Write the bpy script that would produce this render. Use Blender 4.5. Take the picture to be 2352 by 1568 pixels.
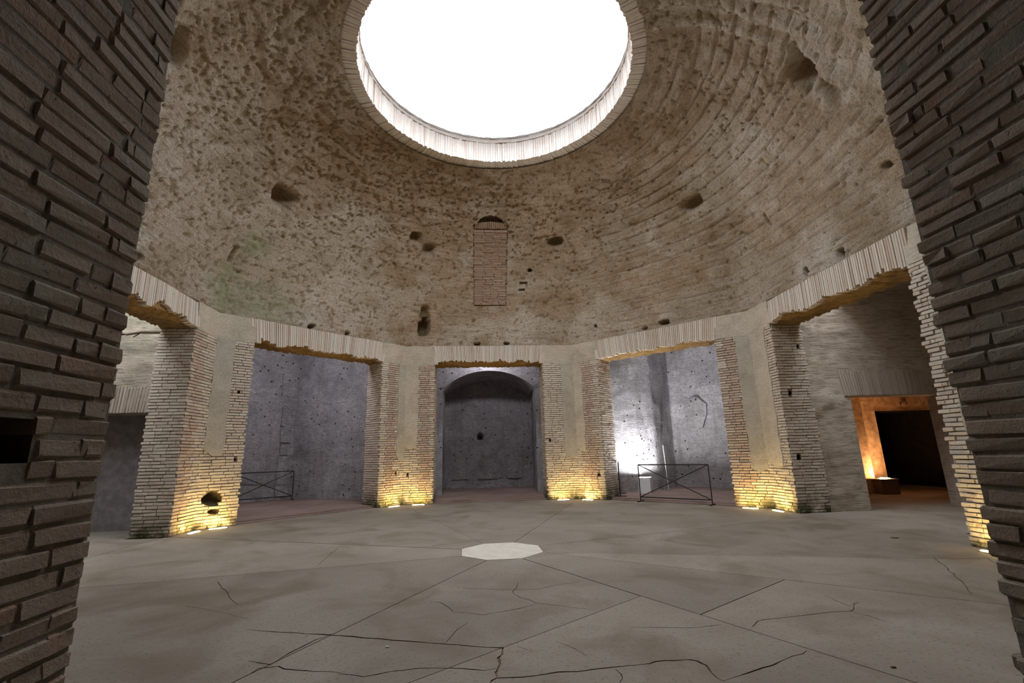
import bpy, bmesh, math, random
import numpy as np
from mathutils import Matrix, Vector
R_ = math.radians
random.seed(7); RNG = np.random.default_rng(7)
for o in list(bpy.data.objects): bpy.data.objects.remove(o, do_unlink=True)
S = bpy.context.scene; COL = S.collection

# ------------------------------------------------------------------ camera
CAMP = (-0.495, -8.7408, 1.5162, 0.0801, 0.2304, 0.0262, 1076.78)   # x, y, z, yaw, pitch, roll, focal length in pixels
W_, H_ = 2352, 1568
def cam_axes():
    x, y, z, yaw, pit, rol, f = CAMP
    cy, sy, cp, sp, cr, sr = math.cos(yaw), math.sin(yaw), math.cos(pit), math.sin(pit), math.cos(rol), math.sin(rol)
    X = Vector((cy, -sy, 0)); Yh = Vector((sy, cy, 0)); Z = Vector((0, 0, 1))
    F = Yh*cp + Z*sp; U = -Yh*sp + Z*cp
    return X*cr - U*sr, X*sr + U*cr, F
cr_, cu_, cf_ = cam_axes()
cd = bpy.data.cameras.new('camera'); cam = bpy.data.objects.new('camera', cd); COL.objects.link(cam)
M = Matrix.Identity(4)
for i in range(3):
    M[i][0] = cr_[i]; M[i][1] = cu_[i]; M[i][2] = -cf_[i]; M[i][3] = CAMP[i]
cam.matrix_world = M
cd.sensor_width = 36; cd.lens = CAMP[6]/W_*36; cd.clip_start = .05; cd.clip_end = 200
S.camera = cam
def pix_floor(px, py, z=0.0):
    d = cr_*((px-W_/2)/CAMP[6]) - cu_*((py-H_/2)/CAMP[6]) + cf_
    t = (z-CAMP[2])/d.z
    return (CAMP[0]+d.x*t, CAMP[1]+d.y*t)

# ------------------------------------------------------------------ sky, exposure
world = bpy.data.worlds.new('overcast_sky'); S.world = world; world.use_nodes = True
bg = world.node_tree.nodes['Background']
SKY = 9.0
bg.inputs[0].default_value = (.90, .95, 1.0, 1); bg.inputs[1].default_value = SKY
vs = S.view_settings
vs.view_transform = 'Standard'; vs.look = 'None'; vs.exposure = 0.24; vs.gamma = 1.0; vs.use_curve_mapping = False
def portal(name, loc, sx, sy, rz=0, shape='RECTANGLE'):
    l = bpy.data.lights.new(name, 'AREA'); l.shape = shape; l.size = sx
    if shape == 'RECTANGLE': l.size_y = sy
    l.cycles.is_portal = True
    o = bpy.data.objects.new(name, l); COL.objects.link(o); o.location = loc; o.rotation_euler = (0, 0, rz)

# ------------------------------------------------------------------ dimensions
AP = 6.75                      # apothem of the octagon
RC = AP/math.cos(R_(22.5))     # corner radius
T = .75                        # wall thickness
ZL, ZT = 4.38, 5.02            # soffit and top of the flat arches
ZO, RO, ZR = 9.46, 2.91, 10.23 # oculus lower lip, radius, upper rim
WELL_TOP = 6.4
def V2(a): return np.array([math.sin(R_(a)), math.cos(R_(a))])
def corner(t): return RC*V2(t)
def nrm(sd): return V2(sd)
def tng(sd): n = V2(sd); return np.array([n[1], -n[0]])
def L2W(sd, u, d): return tng(sd)*u + nrm(sd)*d
PW = {(-67.5, -1): .867, (-67.5, 1): .862, (-22.5, -1): .903, (-22.5, 1): .935, (22.5, -1): 1.03, (22.5, 1): .963,
      (67.5, -1): .896, (67.5, 1): .90, (112.5, -1): .889, (-157.5, -1): .846, (157.5, 1): 1.085}
def pw(t, s):
    return PW.get((t, s), .9)

# ------------------------------------------------------------------ numpy noise
def _h(ix, iy, iz, seed):
    h = (ix.astype(np.int64)*374761393 + iy.astype(np.int64)*668265263 + iz.astype(np.int64)*2147483647 + seed*974711) & 0xffffffff
    h = ((h ^ (h >> 13))*1274126177) & 0xffffffff
    h = ((h ^ (h >> 16))*2246822519) & 0xffffffff
    return ((h ^ (h >> 15)) & 0xffff)/65535.0
def vnoise(P, seed=0):
    P = np.asarray(P, float); I = np.floor(P); F = P-I; F = F*F*(3-2*F); I = I.astype(np.int64)
    r = 0
    for a in (0, 1):
        for b in (0, 1):
            for c in (0, 1):
                w = (F[:, 0] if a else 1-F[:, 0])*(F[:, 1] if b else 1-F[:, 1])*(F[:, 2] if c else 1-F[:, 2])
                r = r + w*_h(I[:, 0]+a, I[:, 1]+b, I[:, 2]+c, seed)
    return r
def fbm(P, oct=4, seed=0):
    P = np.asarray(P, float); s = 0; a = .5; n = 0
    for k in range(oct):
        s = s + a*vnoise(P*(2.03**k)+k*17.3, seed+k); n += a; a *= .5
    return s/n
def sst(a, b, x):
    t = np.clip((x-a)/(b-a), 0, 1); return t*t*(3-2*t)

# ------------------------------------------------------------------ materials
MATS = {}
class NT:
    def __init__(s, name):
        m = bpy.data.materials.new(name); m.use_nodes = True; s.m = m; s.t = m.node_tree; s.n = s.t.nodes; s.l = s.t.links
        s.b = s.n['Principled BSDF']; MATS[name] = m
    def node(s, t, **k):
        n = s.n.new(t)
        for a, v in k.items():
            if a.startswith('i_'): 
                key = a[2:]; key = int(key) if key.isdigit() else key.replace('_', ' ')
                n.inputs[key].default_value = v
            else: setattr(n, a, v)
        return n
    def link(s, a, b): s.l.new(a, b)
    def pos(s, scale=(1, 1, 1)):
        g = s.node('ShaderNodeNewGeometry'); mp = s.node('ShaderNodeMapping'); mp.inputs['Scale'].default_value = scale
        s.link(g.outputs['Position'], mp.inputs['Vector']); return mp.outputs[0]
    def noise(s, vec, scale, detail=5, rough=.6, dist=0):
        n = s.node('ShaderNodeTexNoise'); n.inputs['Scale'].default_value = scale; n.inputs['Detail'].default_value = detail
        n.inputs['Roughness'].default_value = rough; n.inputs['Distortion'].default_value = dist; s.link(vec, n.inputs['Vector']); return n.outputs[0]
    def ramp(s, fac, stops):
        r = s.node('ShaderNodeValToRGB'); e = r.color_ramp.elements
        while len(e) < len(stops): e.new(.5)
        for i, (p, c) in enumerate(stops):
            e[i].position = p; e[i].color = (c, c, c, 1) if isinstance(c, (int, float)) else (*c, 1)
        s.link(fac, r.inputs[0]); return r.outputs[0]
    def mix(s, fac, a, b, mode='MIX'):
        m = s.node('ShaderNodeMix', data_type='RGBA', blend_type=mode)
        for sock, v in ((m.inputs[0], fac), (m.inputs[6], a), (m.inputs[7], b)):
            if isinstance(v, (int, float)): sock.default_value = v
            elif isinstance(v, tuple): sock.default_value = (*v, 1)
            else: s.link(v, sock)
        return m.outputs[2]
    def math(s, op, a, b=0, c=0):
        m = s.node('ShaderNodeMath', operation=op)
        for i, v in enumerate((a, b, c)):
            if isinstance(v, (int, float)): m.inputs[i].default_value = v
            else: s.link(v, m.inputs[i])
        return m.outputs[0]
    def bump(s, h, strength=.5, dist=.02):
        b = s.node('ShaderNodeBump'); b.inputs['Strength'].default_value = strength; b.inputs['Distance'].default_value = dist
        s.link(h, b.inputs['Height']); s.link(b.outputs[0], s.b.inputs['Normal'])
    def done(s, col, rough=.92):
        if isinstance(col, tuple): s.b.inputs['Base Color'].default_value = (*col, 1)
        else: s.link(col, s.b.inputs['Base Color'])
        s.b.inputs['Roughness'].default_value = rough; s.b.inputs['Specular IOR Level'].default_value = .2
        return s.m
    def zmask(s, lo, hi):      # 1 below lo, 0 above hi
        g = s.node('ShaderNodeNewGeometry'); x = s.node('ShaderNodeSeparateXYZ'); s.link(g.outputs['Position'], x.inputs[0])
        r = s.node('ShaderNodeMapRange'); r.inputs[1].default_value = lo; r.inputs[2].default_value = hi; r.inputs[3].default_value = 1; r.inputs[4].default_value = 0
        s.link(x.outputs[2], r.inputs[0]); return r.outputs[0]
    def near(s, p, r):         # 1 at p, 0 at distance r: a stain with its own centre
        g = s.node('ShaderNodeNewGeometry'); v = s.node('ShaderNodeVectorMath', operation='DISTANCE'); v.inputs[1].default_value = p
        s.link(g.outputs['Position'], v.inputs[0]); mr = s.node('ShaderNodeMapRange'); mr.inputs[1].default_value = 0; mr.inputs[2].default_value = r
        mr.inputs[3].default_value = 1; mr.inputs[4].default_value = 0; s.link(v.outputs['Value'], mr.inputs[0]); return mr.outputs[0]

def tint(s):
    a = s.node('ShaderNodeAttribute', attribute_name='tint'); o = s.node('ShaderNodeObjectInfo')
    return s.math('FRACT', s.math('ADD', a.outputs['Fac'], o.outputs['Random']))
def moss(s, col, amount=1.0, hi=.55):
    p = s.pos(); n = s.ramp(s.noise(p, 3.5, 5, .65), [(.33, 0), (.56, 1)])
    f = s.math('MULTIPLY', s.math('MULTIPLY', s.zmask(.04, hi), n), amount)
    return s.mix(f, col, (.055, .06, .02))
def brick_mat(name, stops, lichen=(.30, .29, .24), lich=.35, mossy=1.0):
    s = NT(name); t = tint(s); p = s.pos()
    col = s.ramp(t, stops)
    n1 = s.noise(p, 14, 6, .7); n2 = s.noise(p, 2.2, 4, .6)
    col = s.mix(s.math('MULTIPLY', s.ramp(n1, [(.42, 0), (.7, 1)]), .55), col, lichen)
    col = s.mix(s.math('MULTIPLY', s.ramp(n2, [(.45, 0), (.65, 1)]), lich), col, lichen)
    spots = s.ramp(s.noise(p, 45, 3, .6), [(.26, 0), (.36, 1)])
    col = s.mix(spots, (.10, .08, .06), col)
    if mossy: col = moss(s, col, mossy)
    s.bump(s.math('ADD', s.noise(p, 60, 5, .75), s.math('MULTIPLY', n1, 1.4)), .9, .010)
    return s.done(col)
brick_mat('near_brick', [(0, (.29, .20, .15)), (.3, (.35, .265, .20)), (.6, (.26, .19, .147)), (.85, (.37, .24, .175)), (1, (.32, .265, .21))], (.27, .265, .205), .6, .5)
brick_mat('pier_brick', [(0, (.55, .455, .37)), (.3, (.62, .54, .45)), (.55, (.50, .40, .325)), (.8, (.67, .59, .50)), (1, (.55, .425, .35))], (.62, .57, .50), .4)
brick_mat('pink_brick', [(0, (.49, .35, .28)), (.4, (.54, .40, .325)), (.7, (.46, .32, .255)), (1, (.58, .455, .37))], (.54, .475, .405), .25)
brick_mat('flat_arch_brick', [(0, (.60, .49, .40)), (.3, (.72, .64, .55)), (.55, (.50, .37, .29)), (.75, (.75, .68, .60)), (1, (.56, .43, .34))], (.64, .59, .52), .35, 0)
brick_mat('bay_arch_brick', [(0, (.40, .33, .27)), (.4, (.47, .40, .335)), (.7, (.35, .27, .22)), (1, (.50, .43, .37))], (.44, .38, .32), .4, 0)
brick_mat('infill_brick', [(0, (.36, .22, .16)), (.35, (.42, .28, .20)), (.6, (.44, .33, .24)), (.85, (.38, .21, .15)), (1, (.34, .25, .18))], (.40, .34, .27), .2, 0)
brick_mat('oculus_brick', [(0, (.60, .48, .42)), (.4, (.72, .64, .58)), (.7, (.60, .48, .42)), (1, (.76, .70, .65))], (.75, .71, .67), .55, 0)

def mortar():
    s = NT('mortar'); p = s.pos()
    col = s.ramp(s.noise(p, 9, 6, .7), [(.3, (.13, .105, .08)), (.7, (.25, .205, .155))])
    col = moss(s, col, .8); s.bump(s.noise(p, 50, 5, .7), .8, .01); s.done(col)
mortar()
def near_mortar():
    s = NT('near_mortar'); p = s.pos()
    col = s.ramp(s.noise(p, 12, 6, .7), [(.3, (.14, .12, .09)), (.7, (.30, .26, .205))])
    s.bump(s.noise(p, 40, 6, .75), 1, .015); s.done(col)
near_mortar()
def ochre():
    s = NT('ochre_core'); p = s.pos()
    col = s.ramp(s.noise(p, 6, 6, .7), [(.3, (.26, .15, .06)), (.55, (.40, .25, .10)), (.75, (.50, .33, .15))])
    s.bump(s.noise(p, 25, 6, .75), 1, .03); s.done(col)
ochre()
def plaster(name, stops, coursed=.35, mossy=.9):
    s = NT(name); p = s.pos()
    col = s.ramp(s.noise(p, 1.7, 5, .65, .4), stops)
    fine = s.noise(p, 22, 6, .7)
    col = s.mix(s.math('MULTIPLY', s.ramp(fine, [(.35, 1), (.55, 0)]), .35), col, (.20, .17, .13))
    c = s.noise(s.pos((3, 3, 34)), 1, 3, .5)
    col = s.mix(s.math('MULTIPLY', s.ramp(c, [(.38, 1), (.5, 0)]), coursed), col, (.25, .21, .17))
    if mossy: col = moss(s, col, mossy)
    h = s.math('ADD', fine, s.math('MULTIPLY', c, .6)); s.bump(h, .7, .018); s.done(col)
plaster('pier_plaster', [(.25, (.40, .35, .28)), (.5, (.54, .475, .385)), (.75, (.62, .555, .465))], .2)
plaster('grey_plaster', [(.25, (.33, .295, .24)), (.5, (.44, .40, .335)), (.75, (.54, .495, .42))], .1)

def bay_wall():
    s = NT('bay_wall'); p = s.pos()
    col = s.ramp(s.noise(p, 1.3, 6, .7, .6), [(.28, (.22, .21, .215)), (.44, (.37, .355, .365)), (.58, (.47, .45, .46)), (.75, (.62, .60, .60))])
    fine = s.noise(p, 18, 5, .75)
    col = s.mix(s.math('MULTIPLY', s.ramp(fine, [(.38, 1), (.52, 0)]), .6), col, (.17, .155, .15))
    drip = s.noise(s.pos((5, 5, .5)), 1, 4, .6); col = s.mix(s.math('MULTIPLY', s.ramp(drip, [(.52, 0), (.68, 1)]), .4), col, (.24, .215, .20))
    c = s.noise(s.pos((4, 4, 40)), 1, 3, .5)
    col = s.mix(s.math('MULTIPLY', s.ramp(c, [(.36, 1), (.48, 0)]), .5), col, (.20, .18, .17))
    v = s.node('ShaderNodeTexVoronoi'); v.inputs['Scale'].default_value = 4.2; s.link(p, v.inputs['Vector'])
    gate = s.ramp(s.noise(p, .9, 2, .5), [(.42, 0), (.52, 1)])
    hole = s.math('MULTIPLY', s.ramp(v.outputs['Distance'], [(.11, 1), (.145, 0)]), gate)
    col = s.mix(hole, col, (.03, .027, .025))
    h = s.math('SUBTRACT', s.math('ADD', fine, s.math('MULTIPLY', c, .7)), s.math('MULTIPLY', hole, 2)); s.bump(h, 1, .03); s.done(col)
bay_wall()
def side_wall():
    s = NT('side_bay_wall'); p = s.pos()
    col = s.ramp(s.noise(p, 1.2, 5, .65, .5), [(.25, (.29, .235, .185)), (.5, (.44, .37, .30)), (.75, (.53, .465, .395))])
    fine = s.noise(p, 16, 6, .7); c = s.noise(s.pos((4, 4, 38)), 1, 3, .5)
    col = s.mix(s.math('MULTIPLY', s.ramp(c, [(.36, 1), (.48, 0)]), .55), col, (.17, .14, .11))
    col = s.mix(s.math('MULTIPLY', s.math('MULTIPLY', s.near((-9.5, 2.3, 4.4), 2.4), s.ramp(s.noise(p, 2, 4, .6), [(.35, 0), (.6, 1)])), .7), col, (.24, .29, .20))
    h = s.math('ADD', fine, s.math('MULTIPLY', c, .7)); s.bump(h, .9, .02); s.done(col)
side_wall()
def dome_mat():
    s = NT('dome_concrete'); p = s.pos()
    a = s.node('ShaderNodeAttribute', attribute_name='duv'); mp = s.node('ShaderNodeMapping'); mp.inputs['Scale'].default_value = (1.3, 9, 1); s.link(a.outputs['Vector'], mp.inputs['Vector'])
    pl = s.node('ShaderNodeAttribute', attribute_name='pale').outputs['Fac']; pit = s.node('ShaderNodeAttribute', attribute_name='pit').outputs['Fac']
    base = s.ramp(s.noise(p, 1.5, 6, .7, .4), [(.28, (.36, .25, .16)), (.45, (.52, .385, .27)), (.6, (.64, .50, .375)), (.78, (.75, .63, .51))])
    pale = s.ramp(s.noise(p, 2.2, 5, .7, .3), [(.3, (.60, .50, .40)), (.55, (.75, .66, .56)), (.8, (.84, .78, .70))])
    col = s.mix(pl, base, pale)
    stain = s.ramp(s.noise(p, .6, 4, .6, .5), [(.47, 0), (.62, 1)]); col = s.mix(s.math('MULTIPLY', stain, .5), col, (.36, .25, .135))
    strat = s.noise(mp.outputs[0], 1.6, 6, .65, .3)
    col = s.mix(s.math('MULTIPLY', s.ramp(strat, [(.52, 0), (.66, 1)]), .55), col, (.60, .54, .45))
    col = s.mix(s.math('MULTIPLY', s.ramp(strat, [(.34, 1), (.46, 0)]), .5), col, (.28, .19, .105))
    rub = s.noise(p, 19, 5, .75)
    col = s.mix(s.math('MULTIPLY', s.ramp(rub, [(.38, 1), (.5, 0)]), .5), col, (.24, .165, .085))
    col = s.mix(s.math('MULTIPLY', s.ramp(rub, [(.58, 0), (.7, 1)]), .45), col, (.62, .55, .45))
    fl = s.noise(p, 46, 4, .7); col = s.mix(s.math('MULTIPLY', s.ramp(fl, [(.34, 1), (.43, 0)]), .55), col, (.18, .12, .06)); col = s.mix(s.math('MULTIPLY', s.ramp(fl, [(.60, 0), (.70, 1)]), .5), col, (.72, .65, .55))
    red = s.ramp(s.noise(p, 7, 4, .6), [(.66, 0), (.74, 1)])
    col = s.mix(s.math('MULTIPLY', red, .45), col, (.36, .18, .11))
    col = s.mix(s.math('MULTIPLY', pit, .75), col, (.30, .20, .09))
    gm = s.ramp(s.noise(p, 3.2, 6, .65), [(.36, 0), (.55, 1)])
    for q, r, k in (((-6.1, 2.7, 6.75), .7, .5), ((-6.75, 2.6, 5.7), .8, .6), ((-6.0, 3.5, 5.25), 1.3, .4), ((-6.95, 2.85, 5.1), .7, .5)):
        col = s.mix(s.math('MULTIPLY', s.math('MULTIPLY', s.near(q, r), gm), k*2), col, (.44, .46, .29))
    h = s.math('ADD', s.math('MULTIPLY', strat, .8), s.math('ADD', rub, s.math('MULTIPLY', s.noise(p, 38, 5, .7), .5)))
    s.bump(h, 1, .05); s.done(col)
dome_mat()
def floor_mat(name, c0, c1, c2, dark):
    s = NT(name); p = s.pos()
    oi = s.node('ShaderNodeObjectInfo')
    col = s.ramp(s.noise(p, .55, 6, .6, .6), [(.3, c0), (.5, c1), (.72, c2)])
    st = s.ramp(s.noise(p, .9, 4, .55, .8), [(.5, 0), (.68, 1)])
    col = s.mix(s.math('MULTIPLY', st, .75), col, dark)
    sp = s.ramp(s.noise(p, 30, 4, .7), [(.36, 1), (.45, 0)])
    col = s.mix(s.math('MULTIPLY', sp, .6), col, (.13, .105, .085))
    sp2 = s.ramp(s.noise(p, 80, 3, .7), [(.36, 1), (.46, 0)])
    col = s.mix(s.math('MULTIPLY', sp2, .35), col, (.14, .11, .09))
    v = s.math('MULTIPLY', oi.outputs['Color'], 1.0)
    hs = s.node('ShaderNodeHueSaturation'); s.link(v, hs.inputs['Value']); s.link(col, hs.inputs['Color'])
    s.bump(s.noise(p, 70, 5, .75), .35, .006); s.done(hs.outputs[0], .8)
floor_mat('floor_cement', (.205, .175, .142), (.258, .224, .184), (.308, .274, .234), (.168, .130, .092))
floor_mat('bay_floor', (.20, .135, .112), (.26, .18, .152), (.30, .232, .20), (.16, .108, .086))
def plain(name, col, rough=.5, metal=0, vary=.12, scale=20):
    s = NT(name); p = s.pos(); n = s.noise(p, scale, 4, .6)
    lo = tuple(c*(1-vary) for c in col); hi = tuple(min(1, c*(1+vary)) for c in col)
    s.done(s.ramp(n, [(.3, lo), (.7, hi)]), rough); s.b.inputs['Metallic'].default_value = metal
plain('crack_dirt', (.15, .11, .07), 1, 0, .4, 30)
plain('hole_dark', (.09, .07, .05), 1, 0, .4, 18)
plain('pale_stone', (.62, .57, .50), .7, 0, .10, 5)
plain('dark_iron', (.035, .033, .033), .55, .3, .3)
plain('white_metal', (.62, .62, .62), .5, 0, .05)
plain('lamp_case', (.16, .12, .08), .6, 0, .1)
plain('steel_rim', (.35, .34, .32), .4, .7, .1)
plain('orange_wall', (.52, .38, .26), .95, 0, .35, 7)
plain('unlit_black_wall', (.03, .026, .022), 1, 0, .3, 4)  # near-black colour standing in for the unlit dark of the passage rooms
plain('shaded_recess_wall', (.23, .21, .215), 1, 0, .25, 6)  # colour darkened in place of the shade inside the left recess
plain('paper', (.8, .8, .78), .8, 0, .02)
plain('twig', (.10, .075, .05), 1, 0, .3)
plain('rust', (.16, .09, .05), .8, .3, .3)
def emit(name, col, strength):
    m = bpy.data.materials.new(name); m.use_nodes = True; n = m.node_tree.nodes; b = n['Principled BSDF']
    b.inputs['Base Color'].default_value = (*col, 1); b.inputs['Emission Color'].default_value = (*col, 1); b.inputs['Emission Strength'].default_value = strength
    MATS[name] = m
emit('warm_lens', (1, .70, .24), 165)
emit('bay_lens', (.93, .90, 1.0), 280)
emit('cool_lens', (.94, .97, 1.0), 1400)
emit('orange_lens', (1, .52, .22), 260)

# ------------------------------------------------------------------ mesh helpers
def link(o, parent=None):
    COL.objects.link(o)
    if parent is not None: o.parent = parent
    return o
def mesh(name, verts, faces, mat, parent=None, smooth=False, attrs=None):
    me = bpy.data.meshes.new(name)
    me.from_pydata([tuple(map(float, v)) for v in verts], [], [tuple(map(int, f)) for f in faces]); me.update()
    if mat: me.materials.append(MATS[mat])
    if smooth: me.polygons.foreach_set('use_smooth', [True]*len(me.polygons))
    for k, v in (attrs or {}).items():
        v = np.asarray(v, np.float32)
        if v.ndim == 1: a = me.attributes.new(k, 'FLOAT', 'POINT'); a.data.foreach_set('value', v)
        else: a = me.attributes.new(k, 'FLOAT_VECTOR', 'POINT'); a.data.foreach_set('vector', v.ravel())
    return link(bpy.data.objects.new(name, me), parent)
def npmesh(name, V, quads, mat, parent=None, smooth=True, attrs=None):
    """fast path for big quad grids"""
    me = bpy.data.meshes.new(name); V = np.asarray(V, np.float32); Q = np.asarray(quads, np.int32)
    me.vertices.add(len(V)); me.vertices.foreach_set('co', V.ravel())
    me.loops.add(Q.size); me.loops.foreach_set('vertex_index', Q.ravel())
    me.polygons.add(len(Q)); me.polygons.foreach_set('loop_start', np.arange(0, Q.size, 4, dtype=np.int32)); me.polygons.foreach_set('loop_total', np.full(len(Q), 4, np.int32))
    me.update(calc_edges=True); me.validate()
    if mat: me.materials.append(MATS[mat])
    me.polygons.foreach_set('use_smooth', np.full(len(me.polygons), smooth))
    for k, v in (attrs or {}).items():
        v = np.asarray(v, np.float32)
        if v.ndim == 1: a = me.attributes.new(k, 'FLOAT', 'POINT'); a.data.foreach_set('value', v)
        else: a = me.attributes.new(k, 'FLOAT_VECTOR', 'POINT'); a.data.foreach_set('vector', v.ravel())
    return link(bpy.data.objects.new(name, me), parent)
def empty(name, loc=(0, 0, 0)):
    o = bpy.data.objects.new(name, None); o.location = loc; o.empty_display_size = .1; COL.objects.link(o); return o
def tag(o, label, cat, group=None):
    o['label'] = label; o['category'] = cat
    if group: o['group'] = group
    return o
def struct(o, label=None):
    o['kind'] = 'structure'
    if label: o['label'] = label
    return o
def prism(poly, z0, z1):
    n = len(poly); a = sum(poly[i][0]*poly[(i+1) % n][1]-poly[(i+1) % n][0]*poly[i][1] for i in range(n))
    if a < 0: poly = poly[::-1]
    v = [(x, y, z0) for x, y in poly]+[(x, y, z1) for x, y in poly]
    f = [tuple(range(n))[::-1], tuple(range(n, 2*n))]+[(i, (i+1) % n, n+(i+1) % n, n+i) for i in range(n)]
    return v, f
def boxv(c, e, axes=None):
    c = np.array(c, float); e = np.array(e, float)
    A = np.eye(3) if axes is None else np.array(axes, float)
    v = [c+sx*e[0]*A[0]+sy*e[1]*A[1]+sz*e[2]*A[2] for sx in (-1, 1) for sy in (-1, 1) for sz in (-1, 1)]
    f = [(0, 1, 3, 2), (4, 6, 7, 5), (0, 4, 5, 1), (2, 3, 7, 6), (0, 2, 6, 4), (1, 5, 7, 3)]
    return v, f
def box(name, c, e, mat, parent=None, axes=None, bevel=0):
    v, f = boxv(c, e, axes); o = mesh(name, v, f, mat, parent)
    if bevel:
        bm = bmesh.new(); bm.from_mesh(o.data); bmesh.ops.recalc_face_normals(bm, faces=bm.faces); bmesh.ops.bevel(bm, geom=bm.edges[:], offset=bevel, segments=2, affect='EDGES'); bm.to_mesh(o.data); bm.free()
    return o
def bar(name, a, b, r, mat, parent=None, seg=8):
    a = Vector(a); b = Vector(b); d = b-a
    bm = bmesh.new(); bmesh.ops.create_cone(bm, cap_ends=True, segments=seg, radius1=r, radius2=r, depth=d.length)
    q = d.to_track_quat('Z', 'Y'); bm.transform(Matrix.Translation((a+b)/2) @ q.to_matrix().to_4x4())
    me = bpy.data.meshes.new(name); bm.to_mesh(me); bm.free(); me.materials.append(MATS[mat])
    return link(bpy.data.objects.new(name, me), parent)
def boolean_cut(o, cutter, keep_mat=True):
    md = o.modifiers.new('cut', 'BOOLEAN'); md.operation = 'DIFFERENCE'; md.object = cutter; md.solver = 'EXACT'; md.use_self = True
    try: md.material_mode = 'TRANSFER'
    except Exception: pass
    dg = bpy.context.evaluated_depsgraph_get(); dg.update()
    me = bpy.data.meshes.new_from_object(o.evaluated_get(dg), depsgraph=dg)
    if len(me.polygons): 
        o.modifiers.clear(); o.data = me
    else: o.modifiers.clear()

# unit bricks: chamfered boxes with worn, uneven corners (x length, y depth, z height; -1..1)
BRICKS = []                    # 0-5 laid flat, 6-9 upright, 10-15 big worn ones
for k in range(16):
    dim, off, jt = (((.13, .06, .027), .005, .0035), ((.024, .07, .30), .003, .0022), ((.13, .06, .028), .007, .005))[0 if k < 6 else 1 if k < 10 else 2]
    bm = bmesh.new(); bmesh.ops.create_cube(bm, size=2); bmesh.ops.scale(bm, vec=dim, verts=bm.verts)
    bmesh.ops.bevel(bm, geom=bm.edges[:], offset=off, segments=1, affect='EDGES')
    for v in bm.verts:
        v.co += Vector([random.uniform(-jt, jt) for _ in range(3)]); v.co = Vector((v.co.x/dim[0], v.co.y/dim[1], v.co.z/dim[2]))
    me = bpy.data.meshes.new('brick_block'); bm.to_mesh(me)
    BRICKS.append((me, np.array([v.co[:] for v in bm.verts]), [tuple(v.index for v in f.verts) for f in bm.faces])); bm.free()
BSET = {'flat': (0, 5), 'upright': (6, 9), 'worn': (10, 15)}
BMESH = {}
def brick_mesh(mat, k):
    if (mat, k) not in BMESH:
        me = BRICKS[k][0].copy(); me.materials.append(MATS[mat]); BMESH[(mat, k)] = me
    return BMESH[(mat, k)]
class BrickPile:
    """collects bricks as (centre, axes, half sizes, material); emits the first n as objects of their own and the rest joined"""
    def __init__(s): s.l = []
    def add(s, c, ax, e, mat, pri=0): s.l.append((np.array(c, float), np.array(ax, float), np.array(e, float), mat, pri))
    def emit(s, parent, name='brick', single=300, kind='flat'):
        ka, kb = BSET[kind]
        s.l.sort(key=lambda b: -b[4]); P = np.array(parent.location) if parent.type == 'EMPTY' else np.zeros(3)
        for c, ax, e, mat, _ in s.l[:single]:
            o = bpy.data.objects.new(name, brick_mesh(mat, random.randint(ka, kb)))
            m = Matrix.Identity(4)
            for i in range(3):
                for j in range(3): m[i][j] = ax[j][i]*e[j]
                m[i][3] = c[i]-P[i]
            o.matrix_local = m; COL.objects.link(o); o.parent = parent; o.matrix_parent_inverse = Matrix.Identity(4)
        rest = s.l[single:]; mats = sorted({b[3] for b in rest})
        for mt in mats:
            V = []; F = []; tn = []; n = 0
            for c, ax, e, mat, _ in rest:
                if mat != mt: continue
                _, bv, bf = BRICKS[random.randint(ka, kb)]
                w = c-P+(bv*e) @ ax; V.append(w); F += [tuple(i+n for i in f) for f in bf]; n += len(w); tn += [random.random()]*len(w)
            o = mesh(name+'work', np.concatenate(V), F, mt, parent, attrs={'tint': tn}); o['kind'] = 'stuff'
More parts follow.
